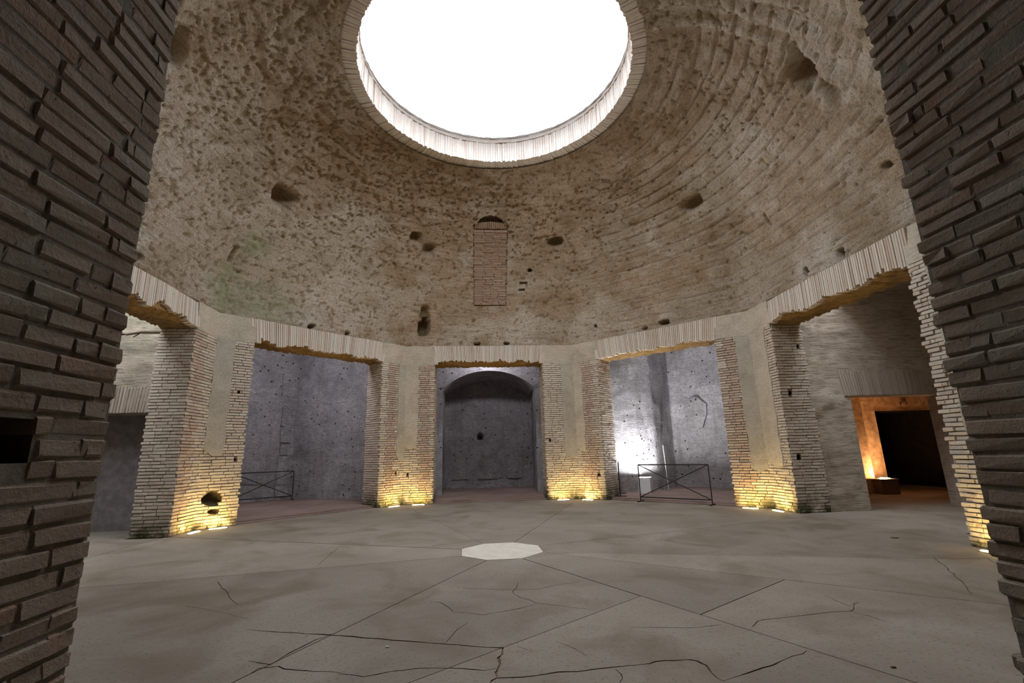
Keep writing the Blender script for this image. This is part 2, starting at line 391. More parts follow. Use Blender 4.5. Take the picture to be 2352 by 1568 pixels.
def course_bricks(pile, A, B, nout, z0, z1, mat, ch=.07, length=(.20, .34), depth=.06, proud=.022, skip=None, start=0, jit=.008, pri=None, joint=.016, matf=None, cuts=()):
    """lay running courses on the wall from A to B (2-D), facing nout"""
    A = np.array(A, float); B = np.array(B, float); L = np.linalg.norm(B-A); t = (B-A)/L; n = np.array(nout, float)
    nz = int(round((z1-z0)/ch)); ch = (z1-z0)/nz
    for k in range(nz):
        z = z0+(k+.5)*ch; odd = (k+start) % 2
        s = -proud*odd*1.2; end = L+(proud*1.2 if not odd else 0)
        s0 = s+random.uniform(-jit, jit)*(3.2 if jit > .01 else 2)
        while s0 < end-.04:
            ln = random.uniform(*length)
            if s0 == s or (odd and s0 < .05): ln *= .8
            e = min(s0+ln, end+random.uniform(-jit, jit)*(3.2 if jit > .01 else 2))
            if end-e < .07: e = end+random.uniform(-jit, jit)*2
            seg = [(s0, e)]
            for hs, hz, w, h in cuts:
                dz = abs(z-hz)/(h+ch*.35)
                if dz >= 1: continue
                ww = w if w < .1 else w*1.12*math.sqrt(1-dz*dz); nseg = []
                for p_, q_ in seg:
                    if q_ <= hs-ww or p_ >= hs+ww: nseg.append((p_, q_)); continue
                    if hs-ww-p_ > .03: nseg.append((p_, hs-ww+random.uniform(-.012, .012)))
                    if q_-hs-ww > .03: nseg.append((hs+ww+random.uniform(-.012, .012), q_))
                seg = nseg
            for p_, q_ in seg:
                mid = (p_+q_)/2
                if skip and skip(mid, z): continue
                pr = proud+random.uniform(-jit, jit)*(.35 if proud < .01 else 1); hh = (ch-joint)/2+random.uniform(-.003, .002)
                c = A+t*mid+n*(pr-depth)
                m = matf(mid, z) if matf else mat
                tilt = random.uniform(-.012, .012)
                ax = np.array([[t[0], t[1], tilt], [n[0], n[1], 0], [-t[0]*tilt, -t[1]*tilt, 1]])
                pile.add((c[0], c[1], z+random.uniform(-.002, .002)), ax, (max(.012, (q_-p_-joint*.8)/2), depth, hh), m, pri(mid, z) if pri else -z)
            s0 = e

# ================================================================== FLOOR
def clip(poly, n, d):      # keep n.x <= d
    out = []; m = len(poly)
    for i in range(m):
        p, q = np.array(poly[i]), np.array(poly[(i+1) % m]); a, b = n@p-d, n@q-d
        if a <= 0: out.append(tuple(p))
        if a*b < 0: out.append(tuple(p+(q-p)*a/(a-b)))
    return out
def shrink(poly, g):
    n = len(poly); ar = sum(poly[i][0]*poly[(i+1) % n][1]-poly[(i+1) % n][0]*poly[i][1] for i in range(n)); out = poly
    for i in range(n):
        p, q = np.array(poly[i]), np.array(poly[(i+1) % n]); t = q-p; l = np.linalg.norm(t)
        if l < 1e-6: continue
        nn = np.array([t[1], -t[0]])/l*(1 if ar > 0 else -1); out = clip(out, nn, nn@p-g)
        if len(out) < 3: return []
    return out
v, f = prism([(-16, -16), (16, -16), (16, 16), (-16, 16)], -.30, -.05)
floor = struct(mesh('floor', v, f, 'crack_dirt'), 'worn grey-brown cement floor of the octagonal hall')
PC = np.array([-.11, -.79]); PR = .675; PA = [math.atan2(-.73+.11, -.55+.79)+k*math.pi/4 for k in range(8)]
plate = [(PC[0]+PR*math.sin(a), PC[1]+PR*math.cos(a)) for a in PA]
outer = [tuple(corner(22.5+45*k)*1.012) for k in range(8)]
FAR = [(560, 1240), (986, 1188), (1265, 1188), (1353, 1240), (2146, 1369.5), (1936, 1514), (916, 1383), (776, 1300)]   # a far point seen on each radial joint
DIR = []
for k in range(8):
    d = np.array(pix_floor(*FAR[k]))-np.array(plate[k]); DIR.append(d/np.linalg.norm(d))
pieces = []
CH = {3: ((1552, 1273), (2279, 1285)), 4: ((1608, 1411), (1793, 1334.5)), 5: ((1464, 1371), (1155, 1486.5))}       # joints across three of the sectors
SH = {0: (1, 1), 1: (.98, 1), 2: (1.0, 1), 3: (.95, 1.12), 4: (.96, 1.14), 5: (.97, 1.10), 6: (.93, 1), 7: (1.13, 1)}
for k in range(8):
    d0, d1 = DIR[k], DIR[(k+1) % 8]; e0, e1 = np.array(plate[k]), np.array(plate[(k+1) % 8])
    n0 = np.array([-d0[1], d0[0]]); poly = clip(list(outer), n0, n0@e0); n1 = np.array([d1[1], -d1[0]]); poly = clip(poly, n1, n1@e1)
    mid = (e0+e1)/2-PC; mid /= np.linalg.norm(mid); poly = clip(poly, -mid, -(mid@e0))
    if k in CH:
        p, q = (np.array(pix_floor(*z)) for z in CH[k]); t = (q-p)/np.linalg.norm(q-p); m2 = np.array([-t[1], t[0]])
        if m2@(p-PC) < 0: m2 = -m2
        if k == 3: pieces += [(clip(poly, m2, m2@p), SH[k][0]), (clip(poly, -m2, -(m2@p)), SH[k][1])]
        else: pieces += [(clip(poly, m2, m2@p), SH[k][0]), (clip(poly, -m2, -(m2@p)), SH[k][1])]
    else: pieces.append((poly, SH[k][0]))
def front_strip(sd, d1): return [tuple(L2W(sd, u, d)) for u, d in ((-1.86, AP*1.012), (1.86, AP*1.012), (1.86, d1), (-1.86, d1))]
pieces += [(front_strip(180, 7.6), .97), ([(-4.6, -7.6), (4.6, -7.6), (4.6, -14), (-4.6, -14)], 1)]
for sd in (-90, 90): pieces.append(([tuple(L2W(sd, u, d)) for u, d in ((-1.86, AP*1.012), (1.86, AP*1.012), (1.86, 7.6), (-1.86, 7.6))], 1))
slab_objs = []
for poly, shade in pieces:
    q = shrink(poly, .0055) if len(poly) > 2 else []
    if len(q) < 3: continue
    dz = random.uniform(-.003, .0); v, f = prism(q, -.055, dz); slab_objs.append(mesh('floor_slab', v, f, 'floor_cement', floor)); slab_objs[-1].color = (shade, shade, shade, 1)
box('floor_bed', tuple(L2W(90, -4.5, 11))+(-.03,), (4.0, 5.5, .03), 'floor_cement', floor, None)
box('floor_bed', (-9.8, 0.6, -.03), (2.25, 3.4, .03), 'floor_cement', floor)
# wandering cracks, cut into the slabs as grooves
def mc(l): return [(776+x*.3495, 1020+y*.3495) for x, y in l]
def rc(l): return [(1552+x*.3495, 1020+y*.3495) for x, y in l]
def lc(l): return [(x*.3495, 1020+y*.3495) for x, y in l]
CR = [(mc([(-600, 1215), (-300, 1235), (0, 1255), (270, 1275), (700, 1310), (1085, 1335), (1080, 1380), (1055, 1400), (1050, 1480), (1045, 1535)]), .013),
      (mc([(0, 1510), (170, 1525), (350, 1490), (520, 1470), (750, 1470), (900, 1480), (1048, 1470)]), .008),
      (mc([(1000, 1567), (1045, 1535), (1200, 1530), (1450, 1495), (1700, 1475), (1900, 1455), (2050, 1440), (2150, 1420), (2289, 1415), (2360, 1422), (2420, 1450), (2455, 1500), (2530, 1555)]), .010),
      (rc([(310, 1555), (480, 1500), (640, 1450), (770, 1390), (860, 1355)]), .008),
      
      
      
      (mc([(820, 940), (1080, 955), (1310, 950), (1450, 920), (1600, 900)]), .006),
      (mc([(1185, 905), (1160, 985), (1300, 1040), (1700, 1090)]), .006),
      (mc([(600, 1030), (680, 1040), (760, 1100), (950, 1120), (1180, 1080), (1310, 1045)]), .006),
      (mc([(850, 1170), (780, 1220), (710, 1300)]), .006),
      (mc([(1440, 1295), (1640, 1390)]), .005), (mc([(1830, 1480), (1870, 1540), (1850, 1568)]), .007), (mc([(1180, 1325), (1250, 1350)]), .005),
      
      
      (rc([(1690, 740), (1790, 820), (1880, 900), (1950, 985)]), .009), (rc([(980, 990), (1060, 1030), (1170, 1065), (1210, 1035)]), .006),
      (rc([(1170, 1065), (1150, 1095), (940, 1110), (640, 1145), (540, 1160), (500, 1200)]), .007), (rc([(1150, 1095), (1280, 1130), (1400, 1165)]), .006),
      (rc([(-300, 1200), (0, 1205), (170, 1200), (300, 1185)]), .006), (rc([(1720, 750), (1900, 750), (2050, 745), (2100, 780)]), .007),
      (lc([(1430, 900), (1500, 990), (1560, 1050), (1720, 1035)]), .006), (lc([(1630, 1420), (1780, 1445), (1900, 1370), (2080, 1280), (2180, 1240)]), .009),
      (lc([(1560, 1550), (1700, 1470), (1830, 1455), (1940, 1480), (2289, 1510)]), .009), (lc([(2080, 800), (2220, 680)]), .006), (lc([(1220, 1060), (1500, 1110), (1650, 1150)]), .004)]
cv = []; cf = []
for pts, wd in CR:
    P = [np.array(pix_floor(*q)) for q in pts]; D = []
    for a, b in zip(P[:-1], P[1:]):
        n = max(2, int(np.linalg.norm(b-a)/.12))
        for i in range(n): D.append(a+(b-a)*i/n+RNG.normal(0, .010, 2)*(i > 0))
    D.append(P[-1]); D = np.array(D); Tn = np.gradient(D, axis=0); Tn /= np.linalg.norm(Tn, axis=1)[:, None]+1e-9; N = np.stack([-Tn[:, 1], Tn[:, 0]], 1)
    w = wd*.75*RNG.uniform(.45, 1.25, len(D))[:, None]; w[0] = w[-1] = .002
    n0 = len(cv); m = len(D)
    for i in range(m):
        for sgn in (-1, 1):
            for z in (-.010, .02): cv.append((*(D[i]+N[i]*w[i]*sgn), z))
    for i in range(m-1):
        a = n0+4*i; b = a+4
        cf += [(a, a+2, b+2, b), (a+1, b+1, b+3, a+3), (a, b, b+1, a+1), (a+2, a+3, b+3, b+2)]
    cf += [(n0, n0+1, n0+3, n0+2), (n0+4*m-4, n0+4*m-2, n0+4*m-1, n0+4*m-3)]
cutter = mesh('crack_cutter', cv, cf, 'crack_dirt')
bm = bmesh.new(); bm.from_mesh(cutter.data); bmesh.ops.recalc_face_normals(bm, faces=bm.faces); bm.to_mesh(cutter.data); bm.free()
for o in slab_objs: boolean_cut(o, cutter)
bpy.data.objects.remove(cutter)
v, f = prism(plate, -.05, .002); v = [(x, y, z) for x, y, z in v]
sl = mesh('octagonal_slab', v, f, 'pale_stone'); tag(sl, 'pale octagonal stone slab set flush in the middle of the floor', 'slab')

# ================================================================== DOME
RA = ((AP-RO)**2+(ZO-ZT)**2)/(2*(AP-RO)); XC = AP-RA
PHI1 = math.acos((RO+.30-XC)/RA)      # the dome stops at the brick ring
def dome_pt(th, s, out=0.0):
    """th in degrees from +y, s in 0..1 along the profile; vectorised"""
    phi = PHI1*s; A = XC+RA*np.cos(phi); z = ZT+RA*np.sin(phi)
    de = np.radians(((th+22.5) % 45)-22.5); b = sst(5.5, 7.7, z)
    r = A*(1+(1/np.cos(de)-1)*(1-b)); nz = np.sin(phi); nr = np.cos(phi)
    r = r+out*nr; z = z+out*nz; t = np.radians(th)
    return np.stack([r*np.sin(t), r*np.cos(t), z], -1)
NTH, NS = 1320, 190
th = np.linspace(-180, 180, NTH+1)[:-1]; sv = np.linspace(0, 1, NS)
TH, SV = np.meshgrid(th, sv); th1, s1 = TH.ravel(), SV.ravel()
P0 = dome_pt(th1, s1); arc = RA*PHI1*s1; z0 = P0[:, 2]
duv = np.stack([np.radians(th1)*6.2, arc, np.zeros_like(arc)], -1)
wx = P0[:, 0]; wy = P0[:, 1]
pale = sst(.45, .58, fbm(P0*.75, 5, 3)+.30*sst(-2.5, -6, wx)*sst(8.8, 7.2, z0)-.12*sst(7.2, 9.2, z0)+.05*sst(4, 6.5, wx))  # pale plaster patches; lower left also painted paler for the daylight it catches

big = fbm(P0*1.3, 4, 11)-.5
strat = fbm(duv*np.array([.9, 7, 1]), 4, 21)-.5
rub = fbm(P0*7.5, 3, 31)-.5
pits = sst(.66, .74, fbm(P0*12, 2, 41)+.05*sst(2, -6, wx)-.05*sst(2, 5, wx)+.05*sst(6.5, 9, z0))
board = np.where(wx > 2.0, np.abs(((arc*3.2+.3*vnoise(duv*np.array([.3, .3, 1]), 51)) % 1)-.5) < .05, 0)*sst(2.0, 4.5, wx)
flake = sst(.545, .56, fbm(P0*np.array([.9, .9, 1.4]), 5, 81)); flake2 = sst(.60, .61, fbm(P0*1.6, 4, 91))
out = -.022*flake-.016*flake2+.08*big+.055*strat*(1-.5*pale)+.032*rub+.03*pits+.03*board
# rubble courses low down, just above the flat arches
low = sst(1.7, .3, arc); rb = fbm(duv*np.array([3.2, 13, 1]), 3, 61)-.5
out += low*.06*rb
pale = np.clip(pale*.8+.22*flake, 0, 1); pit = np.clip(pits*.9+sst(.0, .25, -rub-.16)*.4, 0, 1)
def cavity(a, z, wa, wz, depth, slope=.35, seed=0):
    """a: angle deg, z: height, half widths in m"""
    global out, pit
    da = (((th1-a+180) % 360)-180)*math.pi/180*np.hypot(wx, wy)
    phi = np.arcsin(np.clip((z-ZT)/RA, 0, 1)); dz = arc-RA*phi
    w = 1+.5*(vnoise(P0*5+seed, 71)-.5)
    d = np.maximum(np.abs(da)/wa, np.abs(dz)/wz)*.55+np.hypot(da/wa, dz/wz)*.45
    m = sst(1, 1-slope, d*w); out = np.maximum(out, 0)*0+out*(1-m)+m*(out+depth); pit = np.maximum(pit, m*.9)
for a, z, wa, wz, dp in ((-66.7, 7.85, .40, .30, .55), (-25.2, 8.12, .20, .22, .40), (-20, 7.87, .24, .24, .32), (22.2, 8.05, .32, .20, .45), (67.1, 7.82, .38, .20, .42),
                         (112.5, 7.9, .42, .36, .55), (112.5, 7.45, .22, .3, .22), (-112.5, 7.9, .4, .3, .5), (157.5, 7.9, .35, .25, .4), (-157.5, 7.9, .35, .25, .4)):
    cavity(a, z, wa*1.1, wz*1.1, dp*.75, .75, a)
cavity(-18.2, 5.62, .20, .30, .65, .2); cavity(-18.4, 6.15, .17, .28, .22, .5)
for a, z, w, h, d in ((49.3, 5.16, .16, .07, .3), (95.2, 5.17, .075, .10, .35), (86.7, 5.17, .07, .11, .35), (12.8, 7.4, .08, .07, .25), (-3.8, 5.09, .12, .05, .22), (4.7, 5.09, .10, .045, .22), (-49.1, 5.10, .11, .06, .3), (-39.7, 5.09, .07, .05, .25),
                      (-92, 5.22, .26, .09, .25), (-69.5, 6.4, .07, .22, .2), (44, 5.10, .09, .05, .15), (82.2, 6.67, .03, .17, .14), (107.8, 6.12, .12, .07, .15), (30, 5.5, .06, .05, .15), (10.5, 7.05, .14, .04, .12), (9.8, 6.85, .12, .05, .12)):
    cavity(a, z, w, h, d, .35)
# the chute filled with bricks lies in a shallow recess
da = (((th1+180) % 360)-180)*math.pi/180*np.hypot(wx, wy)
phiB, phiT, phiC = math.asin((6.40-ZT)/RA), math.asin((8.56-ZT)/RA), math.asin((8.76-ZT)/RA)
rec = (np.abs(da-.02) < .55) & (arc > RA*phiB-.03) & (arc < RA*phiT+.02)
out = np.where(rec, .07, out)
cap = ((da-.02)/.42)**2+((arc-RA*phiT)/(RA*(phiC-phiT)))**2 < 1
out = np.where(cap & (arc >= RA*phiT+.02), .30, out)
edge = sst(0, .06, arc)*sst(RA*PHI1, RA*PHI1-.10, arc)
out = out*np.where(edge < 1, edge, 1)
# finer vertical shafts (chases) running down the corners
for a in (-67.5, 67.5, -22.5, 22.5, 112.5, -112.5):
    dd = (((th1-a+180) % 360)-180)*math.pi/180*np.hypot(wx, wy)
    out += -.05*sst(.16, .09, np.abs(dd+.03*np.sin(arc*3)))*sst(1.3, .7, arc)*sst(0, .06, arc)
# pale fluted run-off beside the near right corner
dd = (((th1-112.5+180) % 360)-180)*math.pi/180*np.hypot(wx, wy); fm = sst(.15, .4, dd)*sst(1.9, 1.4, dd)*sst(2.0, 2.7, arc)
out += fm*(.045*np.sin(dd*13+.8*np.sin(arc*2.2))); pale = np.maximum(pale, fm*.9*sst(.35, .5, vnoise(duv*np.array([5, .8, 1]), 99)))
P1 = dome_pt(th1, s1, out)
I = np.arange(NTH*NS).reshape(NS, NTH); Jn = np.roll(I, -1, axis=1)
quads = np.stack([I[:-1], I[1:], Jn[1:], Jn[:-1]], -1).reshape(-1, 4)
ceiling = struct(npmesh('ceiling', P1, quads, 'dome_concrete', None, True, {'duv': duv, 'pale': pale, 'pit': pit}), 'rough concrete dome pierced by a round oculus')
# extrados: outer drum wall and roof, closing the dome from the light wells
ev = []; ef = []
rings = []
for kind, rr, z in (('o', AP+T, ZT-.02), ('o', AP+T, 5.4), ('o', 7.2, 6.6), ('c', 6.35, 8.0), ('c', 5.0, 9.4), ('c', RO+.55, ZR-.02)):
    ring = []
    for k in range(64):
        a = k*360/64; de = R_(((a+22.5) % 45)-22.5); r = rr/math.cos(de) if kind == 'o' else rr
        ring.append(len(ev)); ev.append((r*math.sin(R_(a)), r*math.cos(R_(a)), z))
    rings.append(ring)
for r0, r1 in zip(rings[:-1], rings[1:]):
    for k in range(64): ef.append((r0[k], r1[k], r1[(k+1) % 64], r0[(k+1) % 64]))
mesh('roof_shell', ev, ef, 'side_bay_wall', ceiling)
# oculus ring: upright bricks around the rim, with flat courses on top
ring = empty('oculus_ring', (0, 0, ZO)); ring.parent = ceiling; ring.location = (0, 0, ZO)
NB = 270
pile = BrickPile()
for k in range(NB):
    a = k*360/NB; n = V2(a); t = tng(a); ri = RO+random.uniform(-.008, .008); zb = ZO-.012+random.uniform(-.012, .012); zt = ZR-.20+random.uniform(-.02, .02)
    wd = 2*math.pi*RO/NB*.485
    pile.add((n[0]*(ri+.2), n[1]*(ri+.2), (zb+zt)/2), [[n[0], n[1], 0], [t[0], t[1], 0], [0, 0, 1]], (.20, wd, (zt-zb)/2), 'oculus_brick')
pile.emit(ring, 'brick', 300, 'upright')
rv = []; rf = []
def ring_mesh(name, r0, r1, z0, z1, mat, parent, seg=128, jit=0):
    V = []; F = []
    for k in range(seg):
        a = 2*math.pi*k/seg
        for r, z in ((r0, z0), (r0, z1), (r1, z1), (r1, z0)):
            rr = r+random.uniform(-jit, jit); V.append((rr*math.sin(a), rr*math.cos(a), z-ZO+random.uniform(-jit, jit)*.5))
    for k in range(seg):
        a = 4*k; b = 4*((k+1) % seg)
        for i in range(4): F.append((a+i, a+(i+1) % 4, b+(i+1) % 4, b+i))
    return mesh(name, V, F, mat, parent)
ring_mesh('mortar_ring', RO+.02, RO+.60, ZO+.01, ZR-.22, 'mortar', ring)
for i in range(3): ring_mesh('rim_course', RO+random.uniform(-.03, .035), RO+.60, ZR-.20+i*.068, ZR-.142+i*.068, 'oculus_brick', ring, 160, .012)
# brick-filled chute above the far opening, following the curve of the dome
chute = empty('brick_chute', (0, 0, 0)); chute.parent = ceiling
pile = BrickPile(); nc = 44
for k in range(nc):
    ph = phiB+(phiT-phiB-.035)*(k+.5)/nc; A = XC+RA*math.cos(ph); z = ZT+RA*math.sin(ph); n = (0, math.cos(ph), math.sin(ph)); up = (0, -math.sin(ph), math.cos(ph))
    s = -.51-random.uniform(0, .03); hh = RA*(phiT-phiB-.035)/nc/2
    while s < .54:
        e = s+random.uniform(.24, .42)
        if .55-e < .12: e = .55+random.uniform(-.03, .03)
        o_ = .02+random.uniform(-.012, .012)
        pile.add(((s+e)/2, A+n[1]*o_, z+n[2]*o_), [[1, 0, 0], n, up], ((e-s-.012)/2, .05, hh*.80), 'infill_brick'); s = e
for k in range(17):
    ph = phiT-.002; A = XC+RA*math.cos(ph); z = ZT+RA*math.sin(ph); n = (0, math.cos(ph), math.sin(ph)); up = (0, -math.sin(ph), math.cos(ph))
    x = -.46+k*.06; fan = x*.3
    pile.add((x, A+n[1]*.03, z+n[2]*.03+.02), [[1, 0, 0], n, np.array(up)+np.array([fan*.3, 0, 0])], (.024, .05, .11*(1-.5*abs(x))), 'infill_brick')
pile.emit(chute, 'brick', 300)

# ================================================================== PIERS
def cut_holes(o, boxes, at):
    V = []; F = []
    for c, e, ax in boxes:
        if e[0] > .1:         # big eroded cavity: a lumpy rounded pocket
            bm = bmesh.new(); bmesh.ops.create_icosphere(bm, subdivisions=3, radius=1)
            q = np.array([vv.co[:] for vv in bm.verts]); q = q*(1+.5*(fbm(q*1.6+5, 3, 7)-.5))[:, None]*1.15
            v = list(np.array(c)+(q*np.array(e)) @ np.array(ax, float)); f = [tuple(vv.index for vv in ff.verts) for ff in bm.faces]; bm.free()
        else: v, f = boxv(c, e, ax)
        n = len(V); V += v; F += [tuple(i+n for i in q) for q in f]
    ct = mesh('hole_cutter', V, F, 'hole_dark'); bm = bmesh.new(); bm.from_mesh(ct.data); bmesh.ops.recalc_face_normals(bm, faces=bm.faces); bm.to_mesh(ct.data); bm.free()
    ct.location = at; boolean_cut(o, ct); bpy.data.objects.remove(ct)
def patch(name, A, t, n, outline, thick, mat, parent, jit=.02, seed=0):
    """irregular plaster patch standing proud of a wall face: outline in (s, z)"""
    rr = random.Random(seed); pts = []
    m = len(outline)
    for i in range(m):
        p, q = outline[i], outline[(i+1) % m]; L = math.hypot(q[0]-p[0], q[1]-p[1]); k = max(1, int(L/.14))
        for j in range(k):
            f = j/k; pts.append((p[0]+(q[0]-p[0])*f+(rr.uniform(-jit, jit) if j else 0), p[1]+(q[1]-p[1])*f+(rr.uniform(-jit, jit) if j else 0)))
    P = parent.location; b = [(A[0]+t[0]*s-P[0], A[1]+t[1]*s-P[1], z-P[2]) for s, z in pts]
    k = len(b); V = [(x-n[0]*.03, y-n[1]*.03, z) for x, y, z in b]+[(x+n[0]*thick, y+n[1]*thick, z) for x, y, z in b]
    F = [tuple(range(k)), tuple(range(2*k-1, k-1, -1))]+[(i, k+i, k+(i+1) % k, (i+1) % k) for i in range(k)]
    o = mesh(name, V, F, mat, parent)
    bm = bmesh.new(); bm.from_mesh(o.data); bmesh.ops.recalc_face_normals(bm, faces=bm.faces); bm.to_mesh(o.data); bm.free(); return o
def build_pier(t, label, near=False, styles=(None, None), holes=(), single=300, visible=(1, 1, 1, 1), patches=(), jit=.008):
    C = corner(t); sA, sB = t-22.5, t+22.5
    # side A runs towards smaller angle, side B towards larger
    tA = -tng(sA); tB = tng(sB); nA, nB = nrm(sA), nrm(sB)
    E1 = C+tA*pw(t, -1); E2 = C+tB*pw(t, 1); Cb = C*(AP+T)/AP; E1b = E1+nA*T; E2b = E2+nB*T
    root = empty('brick_pier', (C[0], C[1], 0)); struct(root, label)
    cm = 'near_mortar' if near else 'mortar'; g = .0
    poly = [E1, C, E2, E2b, Cb, E1b]
    v, f = prism([(p[0]-C[0], p[1]-C[1]) for p in poly], -.04, ZL); core = mesh('core', v, f, cm, root)
    v, f = prism([(p[0]-C[0], p[1]-C[1]) for p in poly], ZL, ZT); top = mesh('impost_block', v, f, 'pier_plaster', root)
    faces = {'jA': (E1b, E1, -tA*-1), 'A': (E1, C, -nA), 'B': (C, E2, -nB), 'jB': (E2, E2b, tB)}
    faces['jA'] = (E1b, E1, tA); 
    hb = []
    for fc, s, z, w, h, dp in holes:
        A, B, n = faces[fc]; tt = (B-A)/np.linalg.norm(B-A); c = A+tt*s-C-n*((dp/2-.02) if w < .1 else 0)
        hb.append(((c[0], c[1], z), (w, dp/2+.02, h), [[tt[0], tt[1], 0], [n[0], n[1], 0], [0, 0, 1]]))
    if hb: cut_holes(core, hb, root.location)
    pile = BrickPile(); bmat = 'near_brick' if near else 'pier_brick'
    for i, fc in enumerate(('jA', 'A', 'B', 'jB')):
        if not visible[i]: continue
        A, B, n = faces[fc]; L = np.linalg.norm(B-A); style = None
        if fc in ('A', 'B'): style = styles[0 if fc == 'A' else 1]
        hs = [h for h in holes if h[0] == fc]
        def skip(s, z, hs=hs, fc=fc, L=L):
            return near and random.random() < (.014 if t > 0 else .004)
        matf = None
        if style: matf = lambda s, z, st=style: ('pink_brick' if st[0] < s < st[1] else bmat)
        pr = (lambda s, z: -abs(z-1.9)) if near else (lambda s, z: -z)
        course_bricks(pile, A, B, n, .0, ZL, bmat, ch=.073 if near else .068, skip=skip, cuts=[h[1:5] for h in hs], start=i, jit=jit, matf=matf, pri=pr, joint=.010 if near else .015, length=(.18, .36) if near else (.20, .32), proud=.007 if near else .02)
    pile.emit(root, 'brick', single, 'worn' if near else 'flat')
    for k, (pf, zz0, zz1, ss0, ss1) in enumerate(patches):
        A, B, n = faces[pf]; tt = (B-A)/np.linalg.norm(B-A)
        patch('plaster_patch', A, tt, n, [(ss0, zz0+.15*random.random()), ((ss0+ss1)/2, zz0-.1*random.random()), (ss1, zz0), (ss1, zz1), (ss0, zz1)], .034, 'grey_plaster' if k % 2 == 0 else 'pier_plaster', root, .02, int(t*10)+k)
    # plaster facing of the impost zone
    for fc in ('A', 'B'):
        A, B, n = faces[fc]; L = np.linalg.norm(B-A); tt = (B-A)/L
        patch('impost_facing', A, tt, n, [(0, ZL), (L, ZL), (L, ZT-.01), (0, ZT-.01)], .02, 'pier_plaster', root, .006, int(t))
    return root
W = pw
build_pier(-67.5, 'tall brick pier with an eroded cavity near its foot, beside the left opening', styles=((0, .4), None), holes=[('B', .30, .64, .19, .15, .36), ('B', .36, .36, .11, .06, .16), ('B', .62, 3.1, .03, .03, .1), ('B', .70, 1.5, .025, .025, .1)],
           patches=[('B', 1.6, ZL, 0, .42)], visible=(1, 1, 1, 0))
build_pier(-22.5, 'narrow brick pier left of the arched niche, two pink brick strips and lamp glow', styles=((.20, .62), (.45, .85)), patches=[('A', 1.35, ZL, .62, W(-22.5, -1)), ('B', 1.7, ZL, 0, .42)], visible=(1, 1, 1, 1), single=300, holes=[('A', .62, .95, .035, .03, .08), ('B', .15, .9, .03, .03, .08)])
build_pier(22.5, 'brick pier right of the arched niche, smooth pale face and one pink strip', styles=(None, (.35, .72)), patches=[('A', 1.3, ZL, .62, W(22.5, -1)), ('B', 1.5, ZL, 0, .34)], visible=(1, 1, 1, 1), holes=[('A', .1, 1.85, .07, .03, .12), ('B', .75, .75, .05, .03, .1)])
build_pier(67.5, 'brick pier between the fenced bay and the right opening, grey plaster over half', styles=((.12, .55), None), patches=[('A', .95, ZL, .50, W(67.5, -1)), ('B', 1.0, ZL, 0, .62)], visible=(0, 1, 1, 1),
           holes=[('jB', .22, 2.70, .045, .055, .25), ('jB', .18, 1.22, .045, .06, .25), ('jB', .61, 3.84, .03, .04, .2)])
build_pier(112.5, 'weathered brick pier seen edge-on beyond the right opening', visible=(1, 1, 0, 0), jit=.016, patches=[('A', 1.6, ZL, .30, .889)])
build_pier(-112.5, 'brick pier hidden behind the dark left jamb', visible=(1, 1, 1, 1), single=0)
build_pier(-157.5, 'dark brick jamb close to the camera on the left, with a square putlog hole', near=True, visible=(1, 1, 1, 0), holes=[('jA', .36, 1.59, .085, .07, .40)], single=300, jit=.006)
build_pier(157.5, 'dark crumbling brick jamb close to the camera on the right, ragged edge', near=True, visible=(0, 1, 1, 1), jit=.011, single=300)

